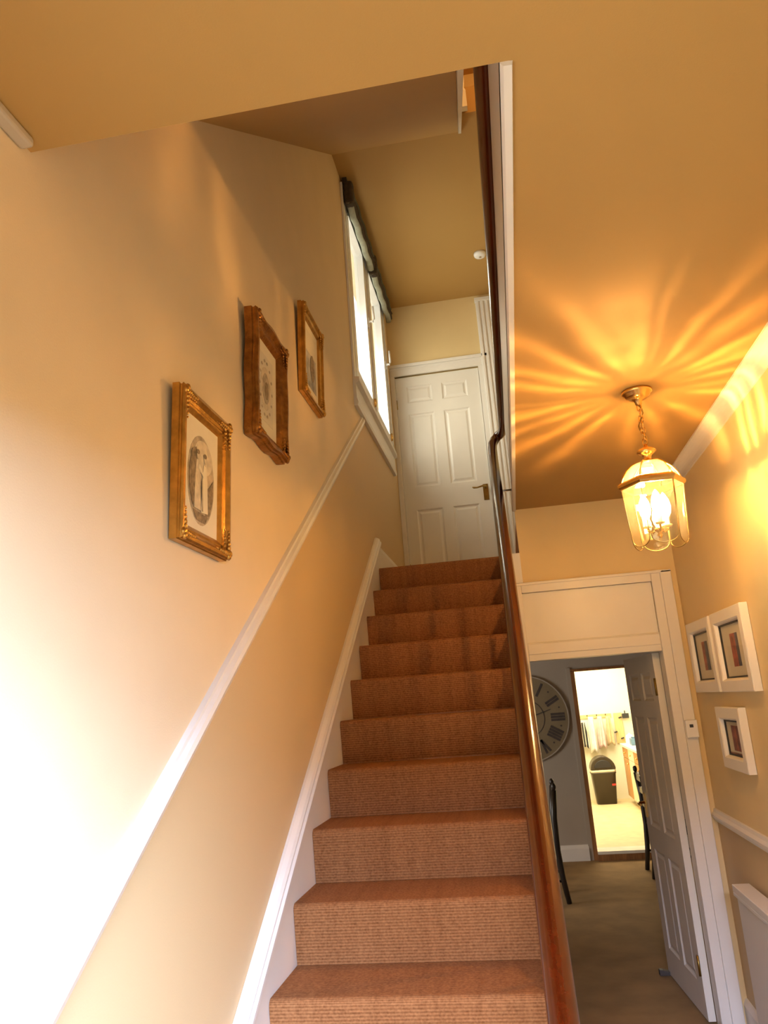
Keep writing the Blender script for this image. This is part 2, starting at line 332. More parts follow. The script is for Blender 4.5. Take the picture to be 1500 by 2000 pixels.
# landing skirting + wall trim
struct('baseboard_left', MB().prism([(0.0, 1.712), (0.022, 1.712), (0.022, 1.86), (0.014, 1.895), (0.0, 1.91)], 'y', 2.667, YD), 'trim', 'white skirting board on the half landing')
struct('trim_7', slope_bar(-2.54, 2.44, [(0.0, 1.05), (0.016, 1.052), (0.022, 1.066), (0.030, 1.085), (0.026, 1.10), (0.016, 1.11), (0.014, 1.12), (0.0, 1.125)]), 'trim', 'white dado rail sloping up the left stairwell wall')
struct('trim_8', MB().prism([(XR, 0.075), (XR - 0.012, 0.078), (XR - 0.024, 0.098), (XR - 0.026, 0.112), (XR - 0.014, 0.125), (XR - 0.010, 0.14), (XR, 0.142)], 'y', YF, YL - 0.005), 'trim', 'white dado rail on the right hall wall')
cove = [(XR, ZC), (XR, ZC - 0.062), (XR - 0.008, ZC - 0.062), (XR - 0.010, ZC - 0.05)] + [(XR - 0.058 + 0.046 * math.cos(t), ZC - 0.052 + 0.046 * math.sin(t) - 0.0) for t in [j * PI / 12 for j in range(0, 7)]] + [(XR - 0.062, ZC - 0.008), (XR - 0.062, ZC)]
struct('trim_9', MB().prism(cove, 'y', YF, YL), 'trim', 'white coving where the right wall meets the ceiling')
struct('baseboard_right', MB().prism([(XR, FL), (XR - 0.022, FL), (XR - 0.022, FL + 0.13), (XR - 0.010, FL + 0.155), (XR, FL + 0.16)], 'y', YF, YL), 'trim', 'white skirting board on the right hall wall')

# ------------------------------------------------------------------ hall doorway: casing, over-panel, open door
struct('trim_10', MB().box((1.70, YL - 0.022, FL), (1.752, YL, 1.472)).box((1.752, YL - 0.03, FL), (1.815, YL, 1.472)), 'trim', 'white casing on the right side of the doorway', bevel=0.004)
struct('trim_11', MB().box((0.862, YL - 0.022, FL), (0.940, YL + 0.1, 1.472)), 'trim', 'white casing on the stair side of the doorway', bevel=0.004)
struct('trim_12', MB().box((0.94, YL - 0.022, 1.414), (1.70, YL, 1.472)).box((0.90, YL - 0.03, 1.458), (1.815, YL - 0.022, 1.476)), 'trim', 'white head casing over the panelled doorway', bevel=0.004)
struct('trim_13', MB().box((0.94, YL - 0.004, 1.008), (1.70, YL + 0.09, 1.115)).box((0.94, YL - 0.012, 1.045), (1.70, YL - 0.004, 1.108)), 'trim', 'white transom rail above the hall door', bevel=0.004)
struct('trim_14', MB().box((0.94, YL + 0.012, 1.115), (1.70, YL + 0.06, 1.414)), 'trim', 'white blank panel filling the fanlight over the door')
struct('trim_15', MB().box((1.70, YL, FL), (1.76, YL + 0.1, 1.115)), 'trim', 'white jamb on the hinge side of the doorway')
struct('trim_16', MB().box((0.905, YL - 0.03, 1.476), (0.955, YL + 0.1, 1.66)), 'trim', 'white corner post where the stair meets the end wall')

def six_panel(parent, w, h, t, rows, cols, face='door_white'):
    """door leaf in local x (width), y (thickness), z: stiles and rails around six real recessed panels"""
    mb = MB(); xs = [0] + [v for c in cols for v in c] + [w]; zs = [0] + [v for r in rows for v in r] + [h]
    for k in range(0, len(xs), 2): mb.box((xs[k], 0, 0), (xs[k + 1], t, h))
    for k in range(0, len(zs), 2):
        for c in cols: mb.box((c[0], 0.0, zs[k]), (c[1], t, zs[k + 1]))
    leaf = mb.build('door_leaf', face, parent)
    for r in rows:
        for c in cols:
            rings = []
            for side in (0, 1):
                ins = [(0, 0.0), (0.004, 0.0035), (0.012, 0.009), (0.022, 0.010), (0.040, 0.003)]
                if side: ins = ins[::-1]
                for d, dep in ins:
                    y = dep if side == 0 else t - dep
                    rings.append([(c[0] + d, y, r[0] + d), (c[1] - d, y, r[0] + d), (c[1] - d, y, r[1] - d), (c[0] + d, y, r[1] - d)])
            # front face stack then back face stack
            p = MB(); f = rings[:5]; p.loft(f, cap=False, smooth=False)
            i = len(p.v) - 4; p.f.append((i, i + 1, i + 2, i + 3))
            p.loft(rings[5:], cap=False, smooth=False); j = len(p.v) - 20; p.f.append((j, j + 1, j + 2, j + 3))
            p.build('panel', face, leaf)
    return leaf

# open hall door: hinged at the right jamb, swung away into the dining room
hd = thing('door_2', 'white six panel hall door standing open into the dining room', 'door', (1.700, YL + 0.125, FL + 0.008), kind='structure')
dirv = Vector((1.632 - 1.700, 3.225 - (YL + 0.125), 0)); hd.rotation_euler = (0, 0, math.atan2(dirv.y, dirv.x))
leaf = six_panel(hd, 0.775, 1.945, 0.04, [(0.17, 0.75), (0.89, 1.57), (1.67, 1.84)], [(0.11, 0.345), (0.43, 0.665)])
for z in (0.22, 1.70):
    hb = MB().tube([(0.0, 0.046, z), (0.0, 0.046, z + 0.10)], 0.007, 8).box((0.0, 0.0402, z + 0.005), (0.035, 0.043, z + 0.095)).build('hinge', 'antique_brass', leaf)
MB().box((0.715, 0.0402, 0.93), (0.755, 0.046, 1.08)).tube([(0.735, 0.046, 1.02), (0.735, 0.085, 1.02), (0.70, 0.092, 1.02), (0.64, 0.092, 1.018)], 0.008, 8).build('handle', 'brass', leaf)
MB().box((0.715, -0.006, 0.93), (0.755, -0.0002, 1.08)).tube([(0.735, -0.006, 1.02), (0.735, -0.045, 1.02), (0.70, -0.052, 1.02), (0.64, -0.052, 1.018)], 0.008, 8).build('handle', 'brass', leaf)
# door stop under the free end
ds = MB().prism([(0, 0), (0.115, 0), (0.115, 0.010), (0.02, 0.034), (0, 0.034)], 'y', -0.02, 0.02).build('door_stop', 'grey_rubber', loc=(1.535, 3.17, FL), bevel=0.004)
tag(ds, 'grey wedge door stop on the carpet at the open hall door', 'door stop')

# landing door in the far wall
ld = thing('door_1', 'white six panel door closed at the head of the stairs', 'door', (0.045, YD + 0.012, LAND + 0.006), kind='structure')
leaf = six_panel(ld, 0.775, 2.060, 0.04, [(0.17, 0.775), (0.985, 1.69), (1.80, 1.965)], [(0.10, 0.335), (0.425, 0.66)])
MB().box((0.705, -0.006, 0.80), (0.75, -0.0002, 0.945)).build('handle_plate', 'antique_brass', leaf)
MB().tube([(0.728, -0.006, 0.915), (0.728, -0.05, 0.915), (0.70, -0.058, 0.915), (0.655, -0.058, 0.905), (0.625, -0.055, 0.908), (0.615, -0.055, 0.915)], [0.009, 0.009, 0.008, 0.007, 0.008, 0.006], 8).build('lever', 'antique_brass', leaf)
for z in (0.2, 1.75): MB().tube([(0.0, -0.004, z), (0.0, -0.004, z + 0.09)], 0.006, 8).build('hinge', 'antique_brass', leaf)
struct('trim_17', MB().box((0.0, YD - 0.022, 3.785), (0.93, YD, 3.865)).box((0.0, YD - 0.034, 3.865), (0.93, YD, 3.895)).box((0.0, YD - 0.028, 3.84), (0.93, YD - 0.022, 3.855)), 'trim', 'white moulded head casing over the landing door', bevel=0.003)
struct('trim_18', MB().box((0.001, YD - 0.022, LAND), (0.043, YD + 0.05, 3.785)), 'trim', 'narrow white casing between landing door and window wall', bevel=0.003)
fl = MB().box((0.824, YD - 0.02, LAND), (0.862, YD + 0.05, 3.785)).box((0.862, YD - 0.034, LAND), (1.04, YD, 4.44))
for j in range(4): fl.box((0.872 + j * 0.042, YD - 0.044, LAND), (0.894 + j * 0.042, YD - 0.034, 4.43))
fl.box((0.856, YD - 0.05, 4.42), (1.05, YD, 4.455))
struct('trim_19', fl, 'trim', 'tall white fluted casing beside the landing door', bevel=0.003)

# ------------------------------------------------------------------ landing window
wn = thing('window_1', 'white double casement window over the stairs', 'window', (0, WY0, WZ0), kind='structure')
WL = (0, WY0, WZ0)
fr = MB()
fx0, fx1 = -0.075, -0.012
for (y0, y1, z0, z1) in ((WY0, WY0 + 0.05, WZ0, WZ1), (WY1 - 0.05, WY1, WZ0, WZ1), (WY0, WY1, WZ0, WZ0 + 0.05), (WY0, WY1, WZ1 - 0.05, WZ1), (3.06, 3.15, WZ0, WZ1)):
    fr.box((fx0, y0, z0), (fx1, y1, z1))
rel(fr, WL).build('window_frame', 'upvc', wn)
for (a, b) in ((WY0 + 0.05, 3.06), (3.15, WY1 - 0.05)):
    z0, z1 = WZ0 + 0.05, WZ1 - 0.05; s = 0.085
    sh = MB().box((-0.062, a, z0), (0.010, a + s, z1)).box((-0.062, b - s, z0), (0.010, b, z1)).box((-0.062, a + s, z0), (0.010, b - s, z0 + s)).box((-0.062, a + s, z1 - s), (0.010, b - s, z1))
    so = rel(sh, WL).build('sash', 'upvc', wn)
    rel(MB().box((-0.040, a + s, z0 + s), (-0.034, b - s, z1 - s)), WL).build('pane', 'window_glass', so)
    yh = b - 0.035; zh = 3.76
    rel(MB().box((0.006, yh - 0.014, zh - 0.05), (0.020, yh + 0.014, zh + 0.03)).tube([(0.02, yh, zh), (0.05, yh, zh), (0.058, yh, zh + 0.02), (0.055, yh, zh + 0.13)], [0.011, 0.010, 0.010, 0.008], 8), WL).build('handle', 'upvc', so)
    rel(MB().tube([(0.012, yh + 0.02, 3.05), (0.018, yh + 0.02, 3.08), (0.016, yh + 0.02, 3.115)], [0.011, 0.012, 0.008], 8), WL).build('stay_peg', 'brass', so)
rel(MB().box((0, 2.235, WZ0), (0.016, WY0, WZ1)).box((0, WY0, WZ1), (0.016, WY1, WZ1 + 0.035)).box((0, WY1, WZ0), (0.016, WY1 + 0.05, WZ1)), WL).build('casing', 'upvc', wn, bevel=0.003)
rel(MB().prism([(0, 2.745), (0.024, 2.745), (0.030, 2.765), (0.022, 2.80), (0.020, 2.90), (0.045, 2.915), (0.045, 2.945), (0.0, 2.95)], 'y', 2.225, 3.93), WL).build('sill_board', 'trim', wn)
rel(MB().box((-0.22, WY0, WZ0), (-0.075, WY1, WZ0 + 0.03)), WL).build('outer_sill', 'upvc', wn)

# two gathered blinds at the window head
for idx, (a, b, lab) in enumerate(((2.24, 3.17, 'gathered striped blind on the window casement lower down the stairs'), (3.20, 4.08, 'gathered striped blind on the casement beside the landing door'))):
    bl = thing('roman_blind', lab, 'blind', (0.05, a, 4.30), group='striped blinds at the landing window')
    LB = (0.05, a, 4.30)
    hd_ = MB().box((0.017, a, 4.455), (0.05, b, 4.495)); rel(hd_, LB).build('head_rail', 'blind_dark', bl)
    for j in range(7):
        zc = 4.445 - j * 0.024; xo = 0.050 + 0.010 * (j % 2)
        ring = [[(xo + 0.024 * math.cos(t), y, zc + 0.014 * math.sin(t)) for t in [2 * PI * q / 12 for q in range(12)]] for y in [a + 0.01 + (b - a - 0.02) * q / 14 for q in range(15)]]
        for q, r_ in enumerate(ring):
            w_ = 0.004 * math.sin(q * 1.7 + j); ring[q] = [(p[0] + w_, p[1], p[2] + w_ * 0.6) for p in r_]
        rel(MB().loft(ring), LB).build('fabric_fold', ('blind_dark', 'blind_fabric', 'blind_pale', 'blind_dark', 'blind_pale', 'blind_dark', 'blind_pale')[j], bl)
    rel(MB().box((0.02, a - 0.002, 4.285), (0.088, a + 0.075, 4.468)), LB).build('end_tab', 'blind_dark', bl, bevel=0.02)

# ------------------------------------------------------------------ handrail
H = 0.722
path = [(0.862, y, nose(y) + H) for y in [-1.62 + j * 0.2 for j in range(20)]]
path += [(0.862, 2.32, nose(2.32) + H), (0.862, 2.42, 2.345), (0.863, 2.49, 2.415), (0.868, 2.545, 2.468), (0.884, 2.575, 2.505), (0.908, 2.575, 2.53), (0.928, 2.555, 2.537), (0.940, 2.51, 2.538), (0.945, 2.44, 2.538), (0.946, 2.35, 2.538)]
path += [(0.946, y, 2.538) for y in [2.1 - 0.3 * j for j in range(11)]] + [(0.946, YO + 0.005, 2.538)]
path = [p for p in path]
rl = rel(MB().tube(path, 0.0305, 18, (1.0, 1.06)), SL).build('handrail', 'mahogany', stair); rl['label'] = 'polished mahogany handrail'
yb_ = 1.99; zb_ = nose(yb_) + H - 0.035
rel(MB().tube([(0.862, yb_, zb_ + 0.01), (0.865, yb_, zb_ - 0.012), (0.88, yb_, zb_ - 0.022), (0.955, yb_, zb_ - 0.02)], 0.006, 8), SL).build('bracket', 'chrome', rl)

# ------------------------------------------------------------------ lantern
LX, LY = 1.437, 0.515
LZ = 1.30
ln = thing('hanging_lantern', 'lit six sided brass and glass lantern hanging on a chain in the hall', 'lantern', (LX, LY, LZ))
def part(mb, name, m_, parent=ln, bevel=0): return rel(mb, (LX, LY, LZ)).build(name, m_, parent, bevel=bevel)
part(MB().lathe([(0.0, ZC), (0.058, ZC - 0.0005), (0.060, ZC - 0.008), (0.056, ZC - 0.014), (0.050, ZC - 0.018), (0.046, ZC - 0.026), (0.030, ZC - 0.036), (0.016, ZC - 0.042), (0.012, ZC - 0.058), (0.006, ZC - 0.062), (0.0, ZC - 0.063)], (LX, LY), 32), 'ceiling_rose', 'brass')
nl = 7; zt, zb = ZC - 0.058, 1.712
for k in range(nl):
    zc = zt - (k + 0.5) * (zt - zb) / nl; hl = (zt - zb) / nl * 0.72; wl_ = 0.0085
    pts = []
    for q in range(14):
        t = 2 * PI * q / 14; a_ = wl_ * math.cos(t); b_ = hl * math.sin(t)
        pts.append((LX + (a_ if k % 2 == 0 else 0), LY + (0 if k % 2 == 0 else a_), zc + b_))
    part(MB().tube(pts, 0.0022, 6, closed=True), 'chain_link', 'brass')
part(MB().tube([(LX + 0.012 * math.sin(j * 0.9), LY + 0.006, zt - j * (zt - zb) / 10) for j in range(11)], 0.003, 6), 'cable', 'antique_brass')
part(MB().lathe([(0.0, 1.718), (0.006, 1.716), (0.010, 1.704), (0.024, 1.698), (0.036, 1.690), (0.037, 1.683), (0.026, 1.676), (0.016, 1.668), (0.014, 1.656), (0.022, 1.648), (0.030, 1.644), (0.0, 1.642)], (LX, LY), 24), 'finial', 'brass')
def hexpt(r, k, z): return (LX + r * math.cos(k * PI / 3), LY + r * math.sin(k * PI / 3), z)
domep = [(0.030, 1.645), (0.058, 1.637), (0.082, 1.618), (0.099, 1.594), (0.112, 1.566)]
for k in range(6):
    rings = [[hexpt(r, k, z), hexpt(r, k + 1, z)] for r, z in domep]
    part(MB().loft(rings, closed=False, cap=False, smooth=False), 'dome_pane', 'dome_glass')
    part(MB().tube([hexpt(r + 0.001, k, z + 0.001) for r, z in domep], 0.003, 6), 'rib', 'brass')
rim = [(0.108, 1.568), (0.118, 1.570), (0.126, 1.562), (0.126, 1.552), (0.119, 1.546), (0.119, 1.542), (0.108, 1.542)]
rr = [[hexpt(r, k, z) for r, z in rim] for k in range(7)]
part(MB().loft(rr, cap=False, smooth=False), 'rim', 'brass')
for k in range(6):
    A0, A1 = Vector(hexpt(0.1135, k, 1.545)), Vector(hexpt(0.1135, k + 1, 1.545)); B0, B1 = Vector(hexpt(0.0995, k, 1.315)), Vector(hexpt(0.0995, k + 1, 1.315))
    nrm = ((A0 + A1) / 2 - Vector((LX, LY, 1.545))).normalized()
    def pp(u, v, o=0.0):
        p_ = (A0.lerp(A1, u)).lerp(B0.lerp(B1, u), v) + nrm * o; return tuple(p_)
    # scalloped outline: two straight sides with rounded lower corners
    outl = [(0.02, 0.0), (0.98, 0.0), (0.98, 0.86)] + [(0.5 + 0.48 * math.cos(t), 0.88 + 0.13 * math.sin(t)) for t in [j * PI / 10 for j in range(1, 10)]] + [(0.02, 0.86)]
    inn = [(0.5 + (u - 0.5) * 0.74, 0.04 + (v) * 0.89) for u, v in outl]
    n_ = len(outl); mb = MB(); rings = [[pp(u, v, 0.0) for u, v in outl], [pp(u, v, 0.0025) for u, v in outl], [pp(u, v, 0.0045) for u, v in inn]]
    i0 = 0; mb.loft(rings, cap=False, smooth=False); mb.f.append(tuple(2 * n_ + q for q in range(n_)))
    part(mb, 'glass_panel', 'bevelled_glass')
    part(MB().tube([pp(u, v, 0.001) for u, v in outl], 0.0017, 5, closed=True), 'panel_edge', 'antique_brass')
cl = part(MB().lathe([(0.0, 1.345), (0.006, 1.348), (0.010, 1.356), (0.005, 1.364), (0.012, 1.370), (0.020, 1.378), (0.012, 1.386), (0.006, 1.392), (0.005, 1.43), (0.0, 1.432)], (LX, LY), 16), 'candle_cluster', 'brass')
for k in range(3):
    a_ = 0.5 + k * 2 * PI / 3; ex, ey = LX + 0.042 * math.cos(a_), LY + 0.042 * math.sin(a_); mx_, my_ = LX + 0.026 * math.cos(a_), LY + 0.026 * math.sin(a_)
    part(MB().tube([(LX, LY, 1.385), (mx_, my_, 1.370), (ex, ey, 1.380), (ex, ey, 1.392)], 0.004, 8), 'arm', 'brass', cl).location = (0, 0, 0)
    part(MB().lathe([(0.0, 1.388), (0.016, 1.392), (0.018, 1.397), (0.009, 1.399), (0.009, 1.425), (0.0, 1.425)], (ex, ey), 12), 'candle_tube', 'candle_tube', cl)
    part(MB().lathe([(0.0, 1.424), (0.009, 1.427), (0.019, 1.444), (0.0225, 1.466), (0.018, 1.492), (0.008, 1.514), (0.0, 1.524)], (ex, ey), 14), 'bulb', 'bulb_glow', cl)

# the lantern's own light: cut-glass rays are put into the lamp's strength by direction
pl = bpy.data.lights.new('lantern_light', 'POINT'); pl.energy = 16.5; pl.shadow_soft_size = 0.012; pl.color = (1.0, 0.50, 0.15); pl.use_nodes = True
n, l = pl.node_tree.nodes, pl.node_tree.links
em = n['Emission']; tc = n.new('ShaderNodeTexCoord'); sp = n.new('ShaderNodeSeparateXYZ'); l.new(tc.outputs['Normal'], sp.inputs[0])
def M(op, a, b=None, c=None):
    q = n.new('ShaderNodeMath'); q.operation = op
    for i, v in enumerate((a, b, c)):
        if v is None: continue
        if isinstance(v, (int, float)): q.inputs[i].default_value = v
        else: l.new(v, q.inputs[i])
    return q.outputs[0]
az = M('MULTIPLY', M('ARCTAN2', sp.outputs['Y'], sp.outputs['X']), 180 / PI)
zz = sp.outputs['Z']
nz = n.new('ShaderNodeTexNoise'); nz.inputs['Scale'].default_value = 3.2; nz.inputs['Detail'].default_value = 2; l.new(tc.outputs['Normal'], nz.inputs['Vector'])
azw = M('ADD', az, M('MULTIPLY', M('SUBTRACT', nz.outputs[0], 0.5), 16))
RAYS = [(-113, 4, 1.0), (-103, 6, 0.65), (-98, 3, 0.5), (-91, 1.6, 0.45), (-76.5, 2.6, 0.8), (-62, 4.5, 1.0), (-46, 4, 1.2), (-36, 5, 1.2), (-15, 5, 1.0), (4, 5, 1.1), (20, 4, 1.1), (48, 6, 0.8), (72, 4, 0.5), (86, 4, 0.5), (110, 4, 0.9), (128, 5, 1.0), (146, 4, 0.7), (165, 5, 0.75), (179, 2.5, 0.5), (-157, 4, 0.9), (-143, 5, 1.1), (-128, 4, 1.1)]
tot = None
for a0, w0, s0 in RAYS:
    d = M('ABSOLUTE', M('SUBTRACT', azw, a0)); d = M('MINIMUM', d, M('SUBTRACT', 360.0, d))
    e = M('MULTIPLY', M('EXPONENT', M('MULTIPLY', M('POWER', M('DIVIDE', d, w0), 2.0), -1.0)), s0)
    tot = e if tot is None else M('ADD', tot, e)
up = M('SMOOTH_MIN', 1.0, 1.0, 0.0)
mr = n.new('ShaderNodeMapRange'); mr.interpolation_type = 'SMOOTHSTEP'; l.new(zz, mr.inputs[0]); mr.inputs[1].default_value = 0.02; mr.inputs[2].default_value = 0.30
mc = n.new('ShaderNodeMapRange'); mc.interpolation_type = 'SMOOTHSTEP'; l.new(zz, mc.inputs[0]); mc.inputs[1].default_value = 0.93; mc.inputs[2].default_value = 0.78
n4 = n.new('ShaderNodeTexNoise'); n4.inputs['Scale'].default_value = 6; n4.inputs['Detail'].default_value = 1; l.new(tc.outputs['Normal'], n4.inputs['Vector'])
ray = M('MULTIPLY', M('MULTIPLY', tot, mr.outputs[0]), M('MULTIPLY', mc.outputs[0], M('MULTIPLY_ADD', n4.outputs[0], 1.6, 0.2)))
base = M('MULTIPLY_ADD', mr.outputs[0], -0.46, 1.0)
l.new(M('ADD', base, M('MULTIPLY', M('MULTIPLY', ray, 1.5), M('POWER', M('MAXIMUM', zz, 0.25), -0.6))), em.inputs['Strength'])
po = bpy.data.objects.new('lantern_light', pl); COL.objects.link(po); po.location = (LX, LY, 1.528)

# a small warm lamp on the upper floor, past the sloping soffit
ul = bpy.data.lights.new('upper_landing_lamp', 'POINT'); ul.energy = 14; ul.color = (1.0, 0.55, 0.18); ul.shadow_soft_size = 0.06
uo = bpy.data.objects.new('upper_landing_lamp', ul); COL.objects.link(uo); uo.location = (1.40, 1.2, 5.2)

# newel at the top of the upper flight, seen past the soffit
nw = MB().box((0.900, 1.780, 4.50), (0.945, 1.825, 4.62)).lathe([(0.020, 4.62), (0.024, 4.64), (0.016, 4.66), (0.022, 4.72), (0.018, 4.82), (0.024, 4.86), (0.016, 4.88)], (0.9225, 1.8025), 12).box((0.900, 1.780, 4.88), (0.945, 1.825, 5.10))
nw = rel(nw, (0.92, 1.80, 4.50)).build('newel_post', 'trim', loc=(0.92, 1.80, 4.50)); tag(nw, 'white turned newel post of the upper stairs above the landing', 'newel post')
# smoke alarm on the landing ceiling, white box on the hall ceiling
sa = thing('smoke_alarm', 'small white smoke alarm on the half landing ceiling', 'smoke alarm', (0.945, 3.49, ZU))
MB().lathe([(0.0, -0.001), (0.052, -0.001), (0.052, -0.018), (0.046, -0.03), (0.030, -0.036), (0.0, -0.037)], n=24).build('body', 'upvc', sa)
MB().lathe([(0.0, -0.0365), (0.012, -0.037), (0.010, -0.041), (0.0, -0.042)], n=12).build('test_button', 'chrome', sa)
cb = thing('ceiling_hatch', 'white raised square hatch on the hall ceiling against the left wall', 'hatch', (-0.0, -1.6, ZC))
MB().box((0.001, -0.03, -0.022), (0.030, 0.328, -0.0005)).build('hatch_frame', 'hatch_paint', cb, bevel=0.006)

# ------------------------------------------------------------------ gilt frames on the left wall
def gilt_frame(name, label, y0, y1, z0, z1, depth, border, wave, lean, group='gilt framed pictures on the stairwell wall', matl='gold'):
    yc, zc = (y0 + y1) / 2, (z0 + z1) / 2; w, h = (y1 - y0) / 2, (z1 - z0) / 2
    t = thing(name, label, 'picture', (0.003, yc, z0), group=None)
    t.rotation_euler = (0, lean, 0)
    # local: x out of the wall, y along wall, z up from base
    def outline(ins, x, nseg=26):
        pts = []
        corners = [(-1, -1), (1, -1), (1, 1), (-1, 1)]
        for c in range(4):
            a_, b_ = corners[c], corners[(c + 1) % 4]
            for q in range(nseg):
                s = q / nseg; yy = (a_[0] + (b_[0] - a_[0]) * s) * (w - ins); z_ = (a_[1] + (b_[1] - a_[1]) * s) * (h - ins)
                bul = wave * (abs(math.cos(2 * PI * s)) ** 1.5 - 0.5) * max(0, 1 - ins / border) if wave else 0
                if c == 0: z_ -= bul
                elif c == 1: yy += bul
                elif c == 2: z_ += bul
                else: yy -= bul
                pts.append((x, yy, z_ + h))
        return pts
    d = depth; b = border
    prof = [(0.0, 0.0), (0.0, d * 0.55), (0.004, d * 0.62), (0.004, d * 0.72), (0.001, d * 0.85), (0.006, d * 1.0), (b * 0.28, d * 1.02), (b * 0.36, d * 0.9), (b * 0.48, d * 0.72), (b * 0.62, d * 0.62), (b * 0.70, d * 0.66), (b * 0.78, d * 0.60), (b * 0.95, d * 0.36), (b, d * 0.30), (b, 0.0)]
    mb = MB(); mb.loft([outline(i_, x) for i_, x in prof] , cap=False, smooth=False)
    fr_ = mb.build('frame', matl, t)
    # carved corner and centre ornaments
    for sy in (-1, 1):
        for sz in (-1, 1):
            o = MB()
            for q in range(7):
                s = 0.006 + q * 0.0125
                for (py, pz) in ((w - 0.35 * b, h - s - 0.004), (w - s - 0.004, h - 0.35 * b)):
                    rr_ = 0.0105 - 0.0009 * q
                    o.ball((d * 1.0, sy * py, h + sz * pz), rr_, 7, (0.75, 1, 1)); o.ball((d * 0.82, sy * (py - 0.012 * (1 if py < w - 0.3 * b else 0) - 0.006), h + sz * (pz - 0.004)), rr_ * 0.7, 6, (0.8, 1, 1))
            o.build('corner_ornament', 'gold_dark' if matl == 'gold_dark' else 'gold', fr_)
    pap = MB().box((0.004, -(w - b * 0.97), b * 0.97), (d * 0.30, w - b * 0.97, 2 * h - b * 0.97)).build('print_sheet', 'paper', t)
    return t, w, h, d * 0.30, pap
def flat_ellipse(cy, cz, ry, rz, x, n_=36, th=0.0008, rot=0.0):
    mb = MB(); c_, s_ = math.cos(rot), math.sin(rot)
    ring = lambda xx: [(xx, cy + ry * math.cos(2 * PI * q / n_) * c_ - rz * math.sin(2 * PI * q / n_) * s_, cz + ry * math.cos(2 * PI * q / n_) * s_ + rz * math.sin(2 * PI * q / n_) * c_) for q in range(n_)]
    return mb.loft([ring(x), ring(x + th)], smooth=False)
t, w, h, xs, pap = gilt_frame('gilt_picture', 'gilt frame with corner scrolls holding a large sepia oval engraving of figures', -0.612, -0.255, 1.268, 1.702, 0.036, 0.055, 0.0, 0.03)
flat_ellipse(0.0, h - 0.012, 0.096, 0.132, xs).build('engraved_oval', 'sepia_mid', pap)
def cut(pts, x, name, m_):   # flat printed patch, outline in (along wall, up) about the sheet's middle
    MB().prism([(p_[0], h - 0.012 + p_[1]) for p_ in pts], 'x', x, x + 0.0007).build(name, m_, pap)
flat_ellipse(0.012, h + 0.058, 0.066, 0.050, xs + 0.001).build('engraved_sky', 'sepia_light', pap)
cut([(-0.088, 0.02), (-0.070, 0.075), (-0.040, 0.09), (-0.030, 0.05), (-0.045, 0.01), (-0.040, -0.06), (-0.060, -0.085), (-0.085, -0.04)], xs + 0.0018, 'engraved_tree', 'sepia_dark')
cut([(0.035, -0.02), (0.060, -0.005), (0.086, 0.02), (0.084, -0.04), (0.060, -0.092), (0.030, -0.105)], xs + 0.0018, 'engraved_rock', 'sepia_dark')
cut([(-0.06, -0.095), (0.05, -0.10), (0.03, -0.122), (-0.03, -0.122)], xs + 0.0018, 'engraved_ground', 'sepia_dark')
cut([(-0.038, 0.055), (-0.022, 0.052), (-0.012, 0.01), (-0.004, -0.09), (-0.052, -0.09), (-0.046, 0.01)], xs + 0.0026, 'engraved_gown', 'sepia_light')
cut([(0.012, 0.050), (0.030, 0.048), (0.040, 0.0), (0.046, -0.09), (-0.002, -0.095), (0.004, 0.0)], xs + 0.0026, 'engraved_gown', 'paper')
cut([(-0.022, 0.045), (0.014, 0.020), (0.012, 0.010), (-0.024, 0.030)], xs + 0.0034, 'engraved_arm', 'paper')
cut([(-0.002, 0.0), (0.004, 0.0), (0.010, -0.09), (0.002, -0.09)], xs + 0.0034, 'engraved_fold', 'sepia_mid')
for hy in (-0.030, 0.021):
    flat_ellipse(hy, h + 0.055, 0.009, 0.012, xs + 0.0034, 16).build('engraved_face', 'sepia_light', pap)
    flat_ellipse(hy - 0.002, h + 0.065, 0.010, 0.007, xs + 0.0042, 16).build('engraved_hair', 'sepia_dark', pap)

t, w, h, xs, pap = gilt_frame('gilt_picture', 'dark gilt swept frame with wavy edges around a small oval print', 0.005, 0.395, 1.775, 2.262, 0.050, 0.062, 0.011, 0.03, matl='gold_dark')
MB().box((xs, -0.088, h - 0.135), (xs + 0.0008, 0.088, h + 0.135)).build('print_border', 'mount', pap)
flat_ellipse(0.0, h, 0.062, 0.086, xs + 0.001).build('ornament_ring', 'sepia_light', pap)
flat_ellipse(0.0, h, 0.042, 0.062, xs + 0.002).build('oval_print', 'sepia_mid', pap)
flat_ellipse(0.004, h - 0.008, 0.020, 0.036, xs + 0.003).build('oval_figure', 'sepia_dark', pap)
for q in range(14):
    a_ = 2 * PI * q / 14; flat_ellipse(0.074 * math.cos(a_), h + 0.112 * math.sin(a_), 0.008, 0.006, xs + 0.002, 10).build('flourish', 'sepia_mid', pap)

t, w, h, xs, pap = gilt_frame('gilt_picture', 'gilt frame nearest the window with a pale mount and grey view', 0.784, 1.165, 2.258, 2.718, 0.034, 0.050, 0.0, 0.03)
MB().box((xs, -0.105, 0.085), (xs + 0.0008, 0.105, 2 * h - 0.085)).build('print', 'grey_wash', pap)
MB().box((xs + 0.001, -0.105, h + 0.03), (xs + 0.0018, 0.105, 2 * h - 0.087)).build('print_sky', 'mount', pap)
flat_ellipse(0.03, h - 0.03, 0.04, 0.07, xs + 0.002).build('print_trees', 'sepia_dark', pap)

